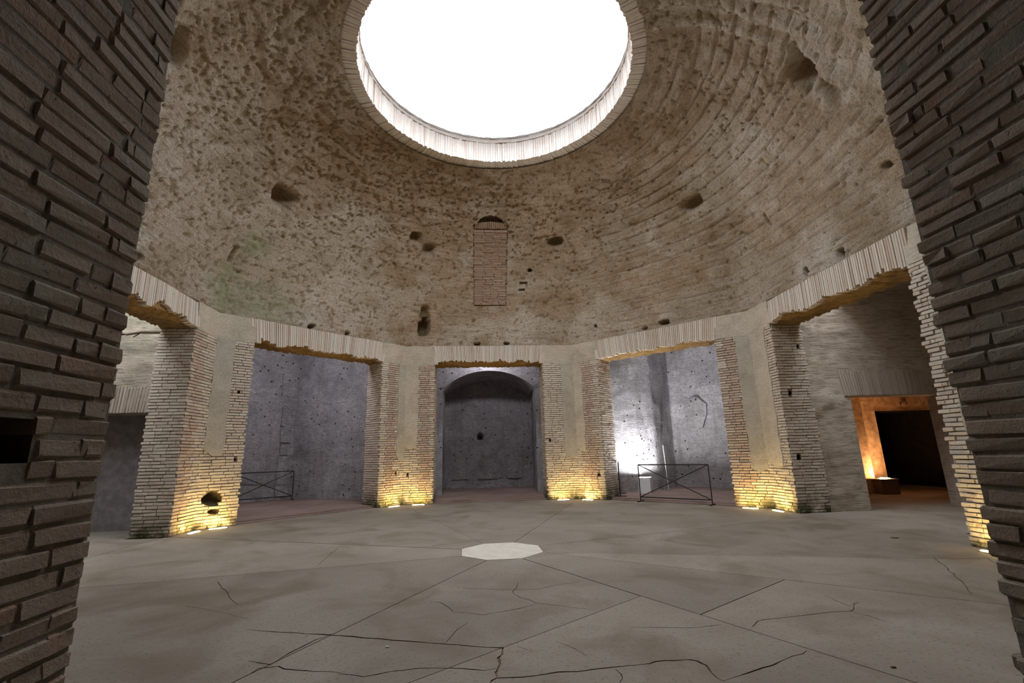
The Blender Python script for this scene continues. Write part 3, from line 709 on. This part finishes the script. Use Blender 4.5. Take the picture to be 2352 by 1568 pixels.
# ================================================================== FLAT-ARCH LINTELS
def build_lintel(sd, u0, u1, label, singles=True, chip=.09, seed=0, lamps=()):
    rr = random.Random(seed); n = nrm(sd); t = tng(sd); mid = L2W(sd, (u0+u1)/2, AP)
    root = empty('flat_arch_lintel', (mid[0], mid[1], ZL)); struct(root, label)
    def q(u, d): p = L2W(sd, u, d)-mid; return (p[0], p[1])
    nu = 60; V = []; F = []          # ochre core, uneven soffit
    us = np.linspace(u0, u1, nu)
    ds = np.linspace(AP+.055, AP+T-.005, 8)
    for i, u in enumerate(us):
        for j, d in enumerate(ds):
            e = min(i, nu-1-i, 2)/2; V.append((*q(u, d), .0+(.03+rr.uniform(-.025, .035))*e+(.05*(j == 0)*e)))
    for i in range(nu-1):
        for j in range(7): a = i*8+j; F.append((a, a+8, a+9, a+1))
    b0 = len(V)
    for u in us:
        for d in (ds[0], ds[-1]): V.append((*q(u, d), ZT-ZL))
    for i in range(nu-1):
        a = i*8; c = b0+2*i
        F += [(a, c, c+2, a+8), (a+7, a+15, c+3, c+1), (c, c+1, c+3, c+2)]
    mesh('arch_core', V, F, 'ochre_core', root)
    pile = BrickPile(); N = int((u1-u0)/.052)
    um = (u0+u1)/2
    for k in range(N):
        f = (k+.5)/N; u = u0+(u1-u0)*f; lean = (u-um)/(u1-u0)*.62
        h = ZT-ZL; ragged = chip*max(0, vnoise(np.array([[u*3.1+seed, seed*3.7, .5]]), 5)[0]-.25)*1.8+rr.choice((0, 0, .015, .03, .05))*rr.random()*1.6
        if f < .05 or f > .95: ragged *= .3
        ax = np.array([[t[0], t[1], 0], [n[0], n[1], 0], [t[0]*lean, t[1]*lean, 1.0]])
        zc = (ragged+h)/2; c = L2W(sd, u+lean*(zc-h*.1), AP+.055+rr.uniform(-.005, .004))
        pile.add((c[0], c[1], ZL+zc), ax, ((u1-u0)/N/2*rr.uniform(.84, .95), .07, (h-ragged)/2-.004), 'flat_arch_brick')
    for lu, tilt, aim in lamps:       # slim cool floodlight fixed to the back of the arch, hidden from the hall
        c = L2W(sd, lu, AP+T+.10)-mid; fwd = n*math.cos(tilt)*math.cos(aim)+t*math.cos(tilt)*math.sin(aim); fw = np.array([fwd[0], fwd[1], -math.sin(tilt)]); rt = np.cross(fw, [0, 0, 1.0]); rt /= np.linalg.norm(rt); up = np.cross(rt, fw)
        box('lamp_case', (c[0], c[1], .47), (.24, .05, .06), 'lamp_case', root, [rt, fw, up]); cc = np.array([c[0], c[1], .47])+fw*.056; box('lamp_lens', cc, (.22, .004, .045), 'bay_lens', root, [rt, fw, up])
    pile.emit(root, 'voussoir', 300 if singles else 0, 'upright')
def su(sd): # opening limits on a side
    half = AP*math.tan(R_(22.5)); return -half+pw(sd-22.5 if sd-22.5 > -180 else sd+337.5, 1), half-pw(sd+22.5 if sd+22.5 < 180 else sd-337.5, -1)
build_lintel(0, *su(0), 'pale brick flat arch over the vaulted niche straight ahead', seed=1, chip=.16, lamps=[(0, .35, 0)])
build_lintel(-45, *su(-45), 'pale brick flat arch over the shadowed bay left of the niche', seed=2, chip=.12, lamps=[(-.9, .40, .50), (-.3, .45, .15)])
build_lintel(45, *su(45), 'pale brick flat arch over the bay lit by a floodlight', seed=3, chip=.07, lamps=[(.9, .45, -.1)])
build_lintel(90, *su(90), 'pale brick flat arch over the right doorway bay', seed=4, chip=.14)
build_lintel(-90, *su(-90), 'pale brick flat arch with broken soffit over the left opening', seed=5, chip=.22)
for sd, lb in ((135, 'flat arch over the bay hidden behind the right jamb'), (-135, 'flat arch over the bay hidden behind the left jamb'), (180, 'flat arch above the entrance, over the camera')):
    build_lintel(sd, *su(sd), lb, False, seed=sd)

# ================================================================== BAYS
def wall_grid(name, sd, pts, z0, z1, mat, step=.06, amp=.03, holes=(), doors=(), flip=1, parent=None, seed=0, relief=1.0):
    """rough wall following local (u, d) points; doors: (s0, s1, z0, z1) left open; holes: (s, z, r, depth)"""
    pts = [np.array(p, float) for p in pts]; S_ = [0.0]
    for a, b in zip(pts[:-1], pts[1:]): S_.append(S_[-1]+np.linalg.norm(b-a))
    ss = []
    for i in range(len(pts)-1):
        n = max(2, int((S_[i+1]-S_[i])/step)); ss += list(S_[i]+(S_[i+1]-S_[i])*np.arange(n)/n)
    ss.append(S_[-1])
    for d in doors: ss += [d[0], d[1]]
    ss = np.unique(np.round(ss, 5)); nz = max(2, int((z1-z0)/step)); zs = list(np.linspace(z0, z1, nz))
    for d in doors: zs += [x for x in d[2:4] if z0 < x < z1]
    zs = np.unique(np.round(zs, 5))
    u = np.interp(ss, S_, [p[0] for p in pts]); d_ = np.interp(ss, S_, [p[1] for p in pts])
    tu = np.gradient(u, ss); td = np.gradient(d_, ss); l = np.hypot(tu, td); nu_, nd_ = td/l*flip, -tu/l*flip
    SS, ZZ = np.meshgrid(ss, zs); s1, z1_ = SS.ravel(), ZZ.ravel()
    U = np.tile(u, len(zs)); D = np.tile(d_, len(zs)); NU = np.tile(nu_, len(zs)); ND = np.tile(nd_, len(zs))
    Q = np.stack([s1, z1_, np.full_like(s1, seed*7.7)], -1)
    disp = amp*(fbm(Q*1.4, 4, seed)-.5)*2+amp*.5*relief*(fbm(Q*np.array([2, 14, 1]), 3, seed+9)-.5)*2
    slab_ = sst(.55, .58, fbm(Q*.9, 3, seed+30)); disp = disp+amp*.8*slab_           # fallen plaster leaves a step
    for hs, hz, r, dp in holes:
        m = sst(1, .82, np.hypot(s1-hs, z1_-hz)/r); disp = disp-m*dp
    e = np.ones_like(s1)
    for d in doors:
        inx = np.maximum(np.maximum(d[0]-s1, s1-d[1]), np.maximum(d[2]-z1_, z1_-d[3])); e *= sst(-.02, .12, inx)
    disp *= np.where(e < 1, e, 1)
    U = U+NU*disp; D = D+ND*disp; n = nrm(sd); t = tng(sd)
    P = np.stack([t[0]*U+n[0]*D, t[1]*U+n[1]*D, z1_], -1); ns = len(ss); I = np.arange(len(P)).reshape(len(zs), ns)
    Q4 = np.stack([I[:-1, :-1], I[:-1, 1:], I[1:, 1:], I[1:, :-1]], -1).reshape(-1, 4)
    cs = (s1[Q4[:, 0]]+s1[Q4[:, 2]])/2; cz = (z1_[Q4[:, 0]]+z1_[Q4[:, 2]])/2; keep = np.ones(len(Q4), bool)
    for d in doors: keep &= ~((cs > d[0]) & (cs < d[1]) & (cz > d[2]) & (cz < d[3]))
    o = npmesh(name, P, Q4[keep], mat, parent, True)
    if parent is None: struct(o)
    return o
def slab_box(name, sd, u0, u1, d0, d1, z0, z1, mat, parent=None, bevel=0):
    c = L2W(sd, (u0+u1)/2, (d0+d1)/2); t = tng(sd); n = nrm(sd)
    return box(name, (c[0], c[1], (z0+z1)/2), ((u1-u0)/2, (d1-d0)/2, (z1-z0)/2), mat, parent, [[t[0], t[1], 0], [n[0], n[1], 0], [0, 0, 1]], bevel)
ZF = .06
# --- arched niche straight ahead
o = wall_grid('wall_back', 0, [(-1.86, 12.25), (1.99, 12.25)], ZF-.1, 4.7, 'bay_wall', holes=[(1.54, 2.19, .15, .95)], seed=1, amp=.035); o['label'] = 'grey back wall of the vaulted niche, pocked with small holes'
wall_grid('wall_back_left_reveal', 0, [(-1.72, 9.0), (-1.86, 12.25)], ZF-.1, 4.0, 'bay_wall', seed=2, amp=.02)
wall_grid('wall_back_right_reveal', 0, [(1.99, 12.25), (1.74, 9.0)], ZF-.1, 4.0, 'bay_wall', seed=3, amp=.02)
xs = np.linspace(-1.72, 1.74, 41); AR = (1.73**2+.66**2)/(2*.66); AZ = 4.54-AR
zc = AZ+np.sqrt(AR**2-(xs-.01)**2)
V = []; F = []
for x, z in zip(xs, zc): V += [(x, 9.0, z), (x, 9.0, WELL_TOP), (x*1.08, 12.3, z+.06), (x, 8.97, z-.0)]
for i in range(40):
    a = 4*i; b = a+4; F += [(a, b, b+1, a+1), (a, a+2, b+2, b)]
n0 = len(V); V += [(-2.6, 9, 0), (-1.72, 9, 0), (-1.72, 9, WELL_TOP), (-2.6, 9, WELL_TOP), (1.74, 9, 0), (2.6, 9, 0), (2.6, 9, WELL_TOP), (1.74, 9, WELL_TOP)]
F += [(n0, n0+1, n0+2, n0+3), (n0+4, n0+5, n0+6, n0+7)]
struct(mesh('wall_back_arch', V, F, 'bay_wall'), 'segmental arch and barrel vault of the niche')
for k, (a_, b_) in enumerate(((-2.6, -1.93), (2.06, 2.6))): struct(slab_box('wall_back_mass_'+('left', 'right')[k], 0, a_, b_, 9.03, 13.6, -.04, 4.9, 'bay_wall'))
struct(slab_box('wall_back_outer', 0, -2.6, 2.6, 13.4, 13.6, -.04, 5.2, 'bay_wall')); struct(slab_box('ceiling_back', 0, -2.6, 2.6, 9.03, 13.6, 4.68, 5.0, 'bay_wall'))
struct(slab_box('ceiling_shaft_back', 0, -3.1, 3.1, 6.9, 9.3, WELL_TOP-.05, WELL_TOP+.1, 'bay_wall'))  # unseen lid added over the shaft to shut skylight out of the niche
# raised rim of the arch
V = []; F = []
for i, x in enumerate(np.linspace(-1.72, 1.74, 41)):
    z = zc[i]; dn = np.array([x-.01, z-AZ]); dn /= np.linalg.norm(dn)
    for r in (0, .10):
        for d in (8.93, 9.02): V.append((x+dn[0]*r, d, z+dn[1]*r))
for i in range(40):
    a = 4*i; b = a+4; F += [(a, b, b+2, a+2), (a, a+1, b+1, b), (a+2, b+2, b+3, a+3)]
struct(mesh('trim_1', V, F, 'bay_wall'), 'shallow raised rim around the niche arch')
wall_grid('wall_back_left_side', 0, [(-2.55, 7.45), (-2.2, 9.0)], 0, WELL_TOP, 'bay_wall', seed=4, step=.12)
wall_grid('wall_back_right_side', 0, [(2.2, 9.0), (2.55, 7.45)], 0, WELL_TOP, 'bay_wall', seed=5, step=.12)
# --- bays on the diagonals
def diag_bay(sd, side, poly, well=9.2, zc=5.5, seed=0, mat='bay_wall', holes=(), name=''):
    w = wall_grid('wall_'+side, sd, poly, ZF-.1, WELL_TOP, mat, seed=seed, holes=holes, amp=.04, step=.07); w['label'] = name
    us = [p[0] for p in poly]; ds = [p[1] for p in poly]
    struct(slab_box('ceiling_'+side, sd, min(us)-.3, max(us)+.3, well, max(ds)+.3, zc, zc+.25, mat), 'ceiling slab over the '+side.replace('_', ' ')+' bay')
    struct(slab_box('trim_'+side, sd, -3.1, 3.1, well, well+.25, zc, WELL_TOP, mat), 'inner wall of the shaft behind the flat arch'); struct(slab_box('ceiling_shaft_'+side, sd, -3.1, 3.1, 6.9, well+.25, WELL_TOP-.05, WELL_TOP+.1, mat))  # shaft lid is unseen, added to keep skylight out of this bay
diag_bay(-45, 'back_left', [(-3.05, 7.45), (-2.87, 9.0), (-2.1, 12.1), (1.72, 12.1), (2.87, 9.0), (3.05, 7.45)], seed=11, name='pocked grey plaster wall of the bay left of the niche')
diag_bay(45, 'back_right', [(-3.05, 7.45), (-2.68, 9.05), (-1.95, 9.42), (-1.62, 10.1), (-1.55, 11.65), (2.1, 11.65), (2.87, 9.0), (3.05, 7.45)], seed=12, name='grey wall of the floodlit bay with a stepped corner pier')
# plaster strips left standing on the back-left wall
wbl = bpy.data.objects['wall_back_left']; wb = bpy.data.objects['wall_back']; wbr = bpy.data.objects['wall_back_right']
def relief(par, sd, d, u0, u1, z0, z1, k, name='plaster_strip', jit=.03, th=.10, pts=None):
    patch(name, L2W(sd, 0, d), tng(sd), -nrm(sd), pts or [(u0, z0), (u1, z0), (u1, z1), (u0, z1)], th, 'bay_wall', par, jit, k)
for k, (u0, u1, z0, z1) in enumerate(((1.22, 1.56, 2.05, 3.35), (1.20, 1.60, .16, 1.55), (1.15, 1.58, 3.75, 4.6), (1.24, 1.5, 1.62, 1.9))): relief(wbl, -45, 12.1, u0, u1, z0, z1, k)
for k, (u0, u1, z0, z1) in enumerate(((-1.55, -.78, .42, .92), (-.45, .42, .40, .80), (.85, 1.45, .42, .88))): relief(wb, 0, 12.25, u0, u1, z0, z1, 10+k, 'plaster_panel', .035)
relief(wb, 0, 12.25, -.25, .65, 2.95, 3.12, 21, 'plaster_scrap', .04)
slab_box('wall_ledge', 0, -1.8, 1.9, 12.02, 12.3, 0, .20, 'bay_wall', wb, .02)
relief(wbr, 45, 11.65, 0, 0, 0, 0, 30, 'plaster_patch', .04, .09, [(-.55+.40*math.cos(a)*(1+.2*math.sin(3*a)), 2.75+.62*math.sin(a)) for a in np.linspace(0, 2*math.pi, 13)[:-1]])
relief(wbr, 45, 11.65, .55, 1.35, 3.7, 4.6, 31, 'plaster_patch', .03, .09)
# --- bay floors, slightly raised with a worn lip
for sd, k, poly in ((0, 'back', [(-1.85, 6.86), (1.75, 6.86), (1.75, 7.5), (2.5, 7.6), (2.1, 12.4), (-2.1, 12.4), (-2.5, 7.6), (-1.85, 7.5)]),
                    (-45, 'back_left', [(-1.92, 6.88), (1.87, 6.88), (1.87, 7.5), (3.0, 7.6), (2.8, 9), (1.8, 12.2), (-2.1, 12.2), (-3, 7.6), (-1.92, 7.5)]),
                    (45, 'back_right', [(-1.82, 6.95), (1.88, 6.95), (1.88, 7.5), (3.0, 7.6), (2.1, 11.75), (-1.7, 11.75), (-3, 7.6), (-1.82, 7.5)])):
    v, f = prism([tuple(L2W(sd, u, d)) for u, d in poly], -.049, ZF); o = mesh('floor_'+k, v, f, 'bay_floor')
    bm = bmesh.new(); bm.from_mesh(o.data); bmesh.ops.recalc_face_normals(bm, faces=bm.faces)
    ed = [e for e in bm.edges if all(abs(vv.co.z-ZF) < 1e-4 for vv in e.verts) and min(np.linalg.norm(np.array(vv.co[:2])) for vv in e.verts) < 7.4]
    bmesh.ops.bevel(bm, geom=ed, offset=.05, segments=3, affect='EDGES'); bm.to_mesh(o.data); bm.free()
    struct(o, 'slightly raised reddish floor of the '+k.replace('_', ' ')+' bay')
# --- left bay, with a low doorway in its side wall
wall_grid('wall_left', -90, [(-2.3, 7.45), (-2.3, 12), (2.35, 12), (2.35, 7.45)], 0, WELL_TOP, 'side_bay_wall', seed=21, amp=.035, doors=[(9.2+2.0, 9.2+4.40, 0, 2.56)])['label'] = 'side wall of the left bay, flat arch above a low dark doorway'
wall_grid('wall_left_recess', -90, [(2.75, 10.1), (3.15, 9.9), (3.15, 7.5), (2.4, 7.45)], 0, 2.7, 'shaded_recess_wall', seed=22, amp=.02)
struct(slab_box('ceiling_left_recess', -90, 2.35, 3.3, 7.4, 10.4, 2.58, 2.8, 'side_bay_wall'))
wall_grid('wall_left_jamb', -90, [(2.36, 10.0), (2.75, 10.1)], 0, 2.7, 'side_bay_wall', seed=23, amp=.01)
struct(slab_box('ceiling_left', -90, -2.6, 2.6, 8.9, 12.4, 5.4, 5.65, 'side_bay_wall')); struct(slab_box('trim_left', -90, -3.1, 3.1, 8.9, 9.1, 5.4, WELL_TOP, 'side_bay_wall'))
# --- right bay, with a doorway to a lamplit passage
wall_grid('wall_right', 90, [(-1.90, 7.45), (-1.90, 12.2), (2.4, 12.2), (2.4, 7.45)], 0, WELL_TOP, 'side_bay_wall', seed=31, amp=.035, doors=[(1.03, 3.55, 0, 2.61)])['label'] = 'side wall of the right bay around the doorway to the dark passage'
struct(slab_box('ceiling_right', 90, -2.2, 2.7, 8.35, 12.5, 5.3, 5.55, 'side_bay_wall')); struct(slab_box('trim_right', 90, -3.1, 3.1, 8.35, 8.55, 5.3, WELL_TOP, 'side_bay_wall'))
for a, b in ((8.48, 8.49), (11.0, 11.01)): pass
struct(slab_box('door_1', 90, -2.45, -1.93, 8.30, 8.475, 0, 2.62, 'side_bay_wall'), 'masonry jamb of the passage doorway'); struct(slab_box('door_2', 90, -2.45, -1.93, 11.01, 11.2, 0, 2.62, 'side_bay_wall'))
struct(slab_box('door_3', 90, -2.45, -1.93, 8.3, 11.2, 2.62, 2.85, 'side_bay_wall'), 'masonry head of the passage doorway')
# passage behind it
struct(slab_box('wall_passage_near', 90, -2.48, -2.44, 11.2, 15.6, -.1, 3.4, 'unlit_black_wall')); struct(slab_box('wall_passage_left', 90, -5.8, -2.3, 8.0, 8.3, -.1, 3.4, 'unlit_black_wall'))
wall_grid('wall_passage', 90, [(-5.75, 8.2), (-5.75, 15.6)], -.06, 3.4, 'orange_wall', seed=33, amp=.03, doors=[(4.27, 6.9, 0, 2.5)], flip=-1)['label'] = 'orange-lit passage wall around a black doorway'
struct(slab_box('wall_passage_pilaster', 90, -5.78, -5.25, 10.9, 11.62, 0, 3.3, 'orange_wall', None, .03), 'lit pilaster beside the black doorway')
struct(slab_box('ceiling_passage', 90, -6, -2.3, 8.0, 15.8, 2.98, 3.25, 'orange_wall')); struct(slab_box('wall_passage_right', 90, -6, -2.3, 15.5, 15.7, -.1, 3.4, 'unlit_black_wall'))
struct(slab_box('wall_passage_far', 90, -9, -8.8, 11.5, 16, -.1, 3.4, 'unlit_black_wall')); struct(slab_box('ceiling_passage_far', 90, -9, -5.9, 11.5, 16, 2.52, 2.7, 'unlit_black_wall'))
struct(slab_box('wall_passage_far_left', 90, -9, -5.8, 11.6, 12.3, -.1, 2.6, 'unlit_black_wall')); struct(slab_box('wall_passage_far_right', 90, -9, -5.8, 15.2, 15.6, -.1, 2.6, 'unlit_black_wall'))
# flat arches of upright bricks over the two inner doorways
def door_arch(par, sd, u, side, d0, d1, z0, z1):
    n = tng(sd)*side; t = nrm(sd); pile = BrickPile(); N = int((d1-d0)/.062); dm = (d0+d1)/2
    for k in range(N):
        d = d0+(k+.5)*(d1-d0)/N; lean = (d-dm)/(d1-d0)*.5; h = (z1-z0)*random.uniform(.9, 1.02); c = L2W(sd, u, d+lean*h*.4)+n*(-.012+random.uniform(-.006, .006))
        pile.add((c[0], c[1], z0+h/2), [[t[0], t[1], 0], [n[0], n[1], 0], [t[0]*lean, t[1]*lean, 1]], (.027, .045, h/2), 'bay_arch_brick')
    pile.emit(par, 'voussoir', 300, 'upright')
door_arch(bpy.data.objects['wall_right'], 90, -1.90, 1, 8.35, 11.2, 2.62, 3.22)
door_arch(bpy.data.objects['wall_left'], -90, 2.35, -1, 7.62, 10.15, 2.57, 3.15)
# --- hidden diagonal bays and the entrance hall behind the camera
for sd, k in ((135, 'front_right'), (-135, 'front_left')):
    wall_grid('wall_'+k, sd, [(-2.4, 7.45), (-2.4, 10.6), (2.4, 10.6), (2.4, 7.45)], 0, 5.4, 'side_bay_wall', step=.3, seed=41); struct(slab_box('ceiling_'+k, sd, -2.6, 2.6, 7.3, 10.8, 5.03, 5.3, 'side_bay_wall'))
    struct(slab_box('floor_'+k, sd, -2.6, 2.6, 6.9, 10.8, -.049, .0, 'floor_cement'))
wall_grid('wall_front', 180, [(-3.1, 7.45), (-4.2, 13.5), (4.2, 13.5), (3.1, 7.45)], 0, 5.4, 'side_bay_wall', step=.3, seed=44); struct(slab_box('ceiling_front', 180, -4.4, 4.4, 7.45, 13.7, 5.03, 5.3, 'side_bay_wall'))

# ================================================================== FIXTURES
def uplight(t, side, label, along=.45, off=.22):
    sd = t+22.5*side; C = corner(t); tt = tng(sd)*side; n = nrm(sd); c = C+tt*along-n*off
    r = empty('floor_uplight', (c[0], c[1], 0)); tag(r, label, 'floor light', 'recessed uplights at the pier feet'); r.rotation_euler = (0, 0, math.atan2(tt[1], tt[0]))
    def stadium(L, w, z0, z1, name, mat):
        pts = []
        for k in range(9): a = -math.pi/2+math.pi*k/8; pts.append((L/2+w/2*math.cos(a), w/2*math.sin(a)))
        for k in range(9): a = math.pi/2+math.pi*k/8; pts.append((-L/2+w/2*math.cos(a), w/2*math.sin(a)))
        v, f = prism(pts, z0, z1); mesh(name, v, f, mat, r)
    stadium(.30, .12, -.02, .006, 'frame', 'steel_rim'); stadium(.28, .075, .0, .012, 'lens', 'warm_lens')
uplight(-67.5, -1, 'lit floor strip at the far-left pier, the one nearer the left opening', .36); uplight(-67.5, 1, 'lit floor strip at the far-left pier, below the eroded cavity', .42)
uplight(-22.5, -1, 'lit floor strip left of centre, left one of the pair at the pier', .45); uplight(-22.5, 1, 'lit floor strip left of centre, right one beside the niche', .52)
uplight(22.5, -1, 'lit floor strip at the pier right of the niche, left of the pair', .58); uplight(22.5, 1, 'lit floor strip at the pier right of the niche, right of the pair', .42)
uplight(67.5, -1, 'lit floor strip at the right pier, beside the metal barrier', .50); uplight(67.5, 1, 'lit floor strip at the right pier, facing the right opening', .45)
uplight(112.5, -1, 'lit floor strip at the far-right edge by the dark jamb', .42)

def barrier(a, b, z, h, label, feet=True, r=.017):
    a = np.array(a); b = np.array(b); m = (a+b)/2; d = (b-a)/np.linalg.norm(b-a); p = np.array([-d[1], d[0]])
    o = empty('metal_barrier', (m[0], m[1], z)); tag(o, label, 'barrier', 'black metal barriers')
    A = a-m; B = b-m; lo = .13
    for q in (A, B):
        bar('post', (q[0], q[1], .012), (q[0], q[1], h), r, 'dark_iron', o)
        bar('foot', tuple(q-p*.20)+(.014,), tuple(q+p*.20)+(.014,), .016, 'dark_iron', o)
    bar('top_rail', (*A, h), (*B, h), r, 'dark_iron', o); bar('bottom_rail', (*A, lo), (*B, lo), r, 'dark_iron', o)
    bar('brace', (*A, lo), (*B, h), r*.8, 'dark_iron', o); bar('brace', (*A, h), (*B, lo), r*.8, 'dark_iron', o)
barrier(L2W(45, -.74, 6.80), L2W(45, 1.30, 6.80), 0, 1.04, 'black metal X-braced barrier standing in front of the floodlit bay')
barrier(L2W(45, -1.66, 7.3), L2W(45, -2.16, 8.22), ZF, 1.02, 'black metal barrier seen end-on behind the pier beside the floodlit bay')
barrier(L2W(-45, -.35, 11.75), L2W(-45, 1.55, 11.45), ZF, .98, 'black metal X-braced barrier deep inside the bay left of the niche')
# floodlight box
c = L2W(45, -1.50, 8.80); r = empty('floodlight_box', (c[0], c[1], ZF)); tag(r, 'white box floodlight on the bay floor behind the barrier', 'floodlight'); r.rotation_euler = (0, 0, R_(-45+12))
for nm, cc, e in (('panel', (0, -.18, .25), (.20, .012, .25)), ('panel', (0, .18, .25), (.20, .012, .25)), ('panel', (-.19, 0, .25), (.012, .17, .25)), ('panel', (.19, 0, .25), (.012, .17, .25)), ('base_plate', (0, 0, .012), (.18, .17, .012))): box(nm, cc, e, 'white_metal', r)
box('lamp_head', (-.02, 0, .44), (.13, .12, .03), 'lamp_case', r); box('lens', (-.02, .01, .476), (.11, .10, .004), 'cool_lens', r)
# thin pale rod leaning in the dark recess
p0 = L2W(45, -1.36, 10.3); p1 = L2W(45, -1.46, 10.4)
o = bar('pale_rod', (p0[0], p0[1], ZF), (p1[0], p1[1], 1.60), .012, 'white_metal'); tag(o, 'thin pale rod leaning against the dark recess in the floodlit bay', 'rod')
# passage uplight
c = L2W(90, -5.05, 11.75); r = empty('passage_uplight', (c[0], c[1], 0)); tag(r, 'box uplight glowing orange inside the passage doorway', 'uplight')
box('case', (0, 0, .21), (.27, .16, .21), 'lamp_case', r, None, .01); box('rim', (0, 0, .43), (.29, .18, .010), 'steel_rim', r)
bm = bmesh.new(); bmesh.ops.create_cone(bm, cap_ends=True, segments=24, radius1=.13, radius2=.13, depth=.02); bm.transform(Matrix.Translation((-.02, 0, .452))); me = bpy.data.meshes.new('lens'); bm.to_mesh(me); bm.free(); me.materials.append(MATS['orange_lens']); link(bpy.data.objects.new('lens', me), r)
# small bracket over the passage doorway
c = L2W(90, -5.68, 13.5); r = empty('wall_bracket', (c[0], c[1], 2.78)); tag(r, 'small dark bracket fixed above the black passage doorway', 'bracket')
box('plate', (0, .0, .06), (.05, .04, .05), 'rust', r); box('arm', (0, .03, -.02), (.13, .03, .012), 'rust', r); box('hanger', (.10, .03, -.05), (.012, .02, .04), 'rust', r); box('hanger', (-.10, .03, -.05), (.012, .02, .04), 'rust', r)
# twig caught on the ledge of the left opening
pts = [L2W(-90, 2.05, 7.5), L2W(-90, 2.1, 8.0), L2W(-90, 2.15, 8.35), L2W(-90, 2.1, 8.7)]
r = empty('dry_root', (pts[0][0], pts[0][1], 4.33)); tag(r, 'dry root growing along the crack under the left flat arch', 'root')
zs_ = [0, .02, -.02, .05]
for i in range(3):
    a = pts[i]-pts[0]; b = pts[i+1]-pts[0]; bar('stem', (a[0], a[1], zs_[i]), (b[0], b[1], zs_[i+1]), .035-.008*i, 'twig', r)
    bar('rootlet', (b[0], b[1], zs_[i+1]), (b[0]-.2, b[1]+.05, zs_[i+1]-.1+.1*i), .012, 'twig', r)
# scraps on the floor
def scrap(px, py, mat, label, s=.03, cat='litter'):
    x, y = pix_floor(px, py); o = box('floor_scrap', (0, 0, .004), (s, s*.6, .004), mat, None, None, .002); o.location = (x, y, 0); tag(o, label, cat)
scrap(889, 1486, 'paper', 'tiny white scrap on the floor at lower left', .012)
scrap(2055, 1235, 'rust', 'small reddish fragment on the floor near the right opening', .05, 'fragment')
scrap(2052, 1533, 'rust', 'small dark brown fragment on the floor at lower right', .016, 'fragment')

# portals: help the renderer find the real openings to the sky
portal('oculus_portal', (0, 0, ZR+.02), 2*RO+.1, 0, 0, 'DISK')
for sd, d0, d1 in ((-90, 7.5, 8.9), (90, 7.5, 8.35)):
    c = L2W(sd, 0, (d0+d1)/2); portal('well_portal', (c[0], c[1], WELL_TOP+.02), 6.2, d1-d0, -R_(sd))
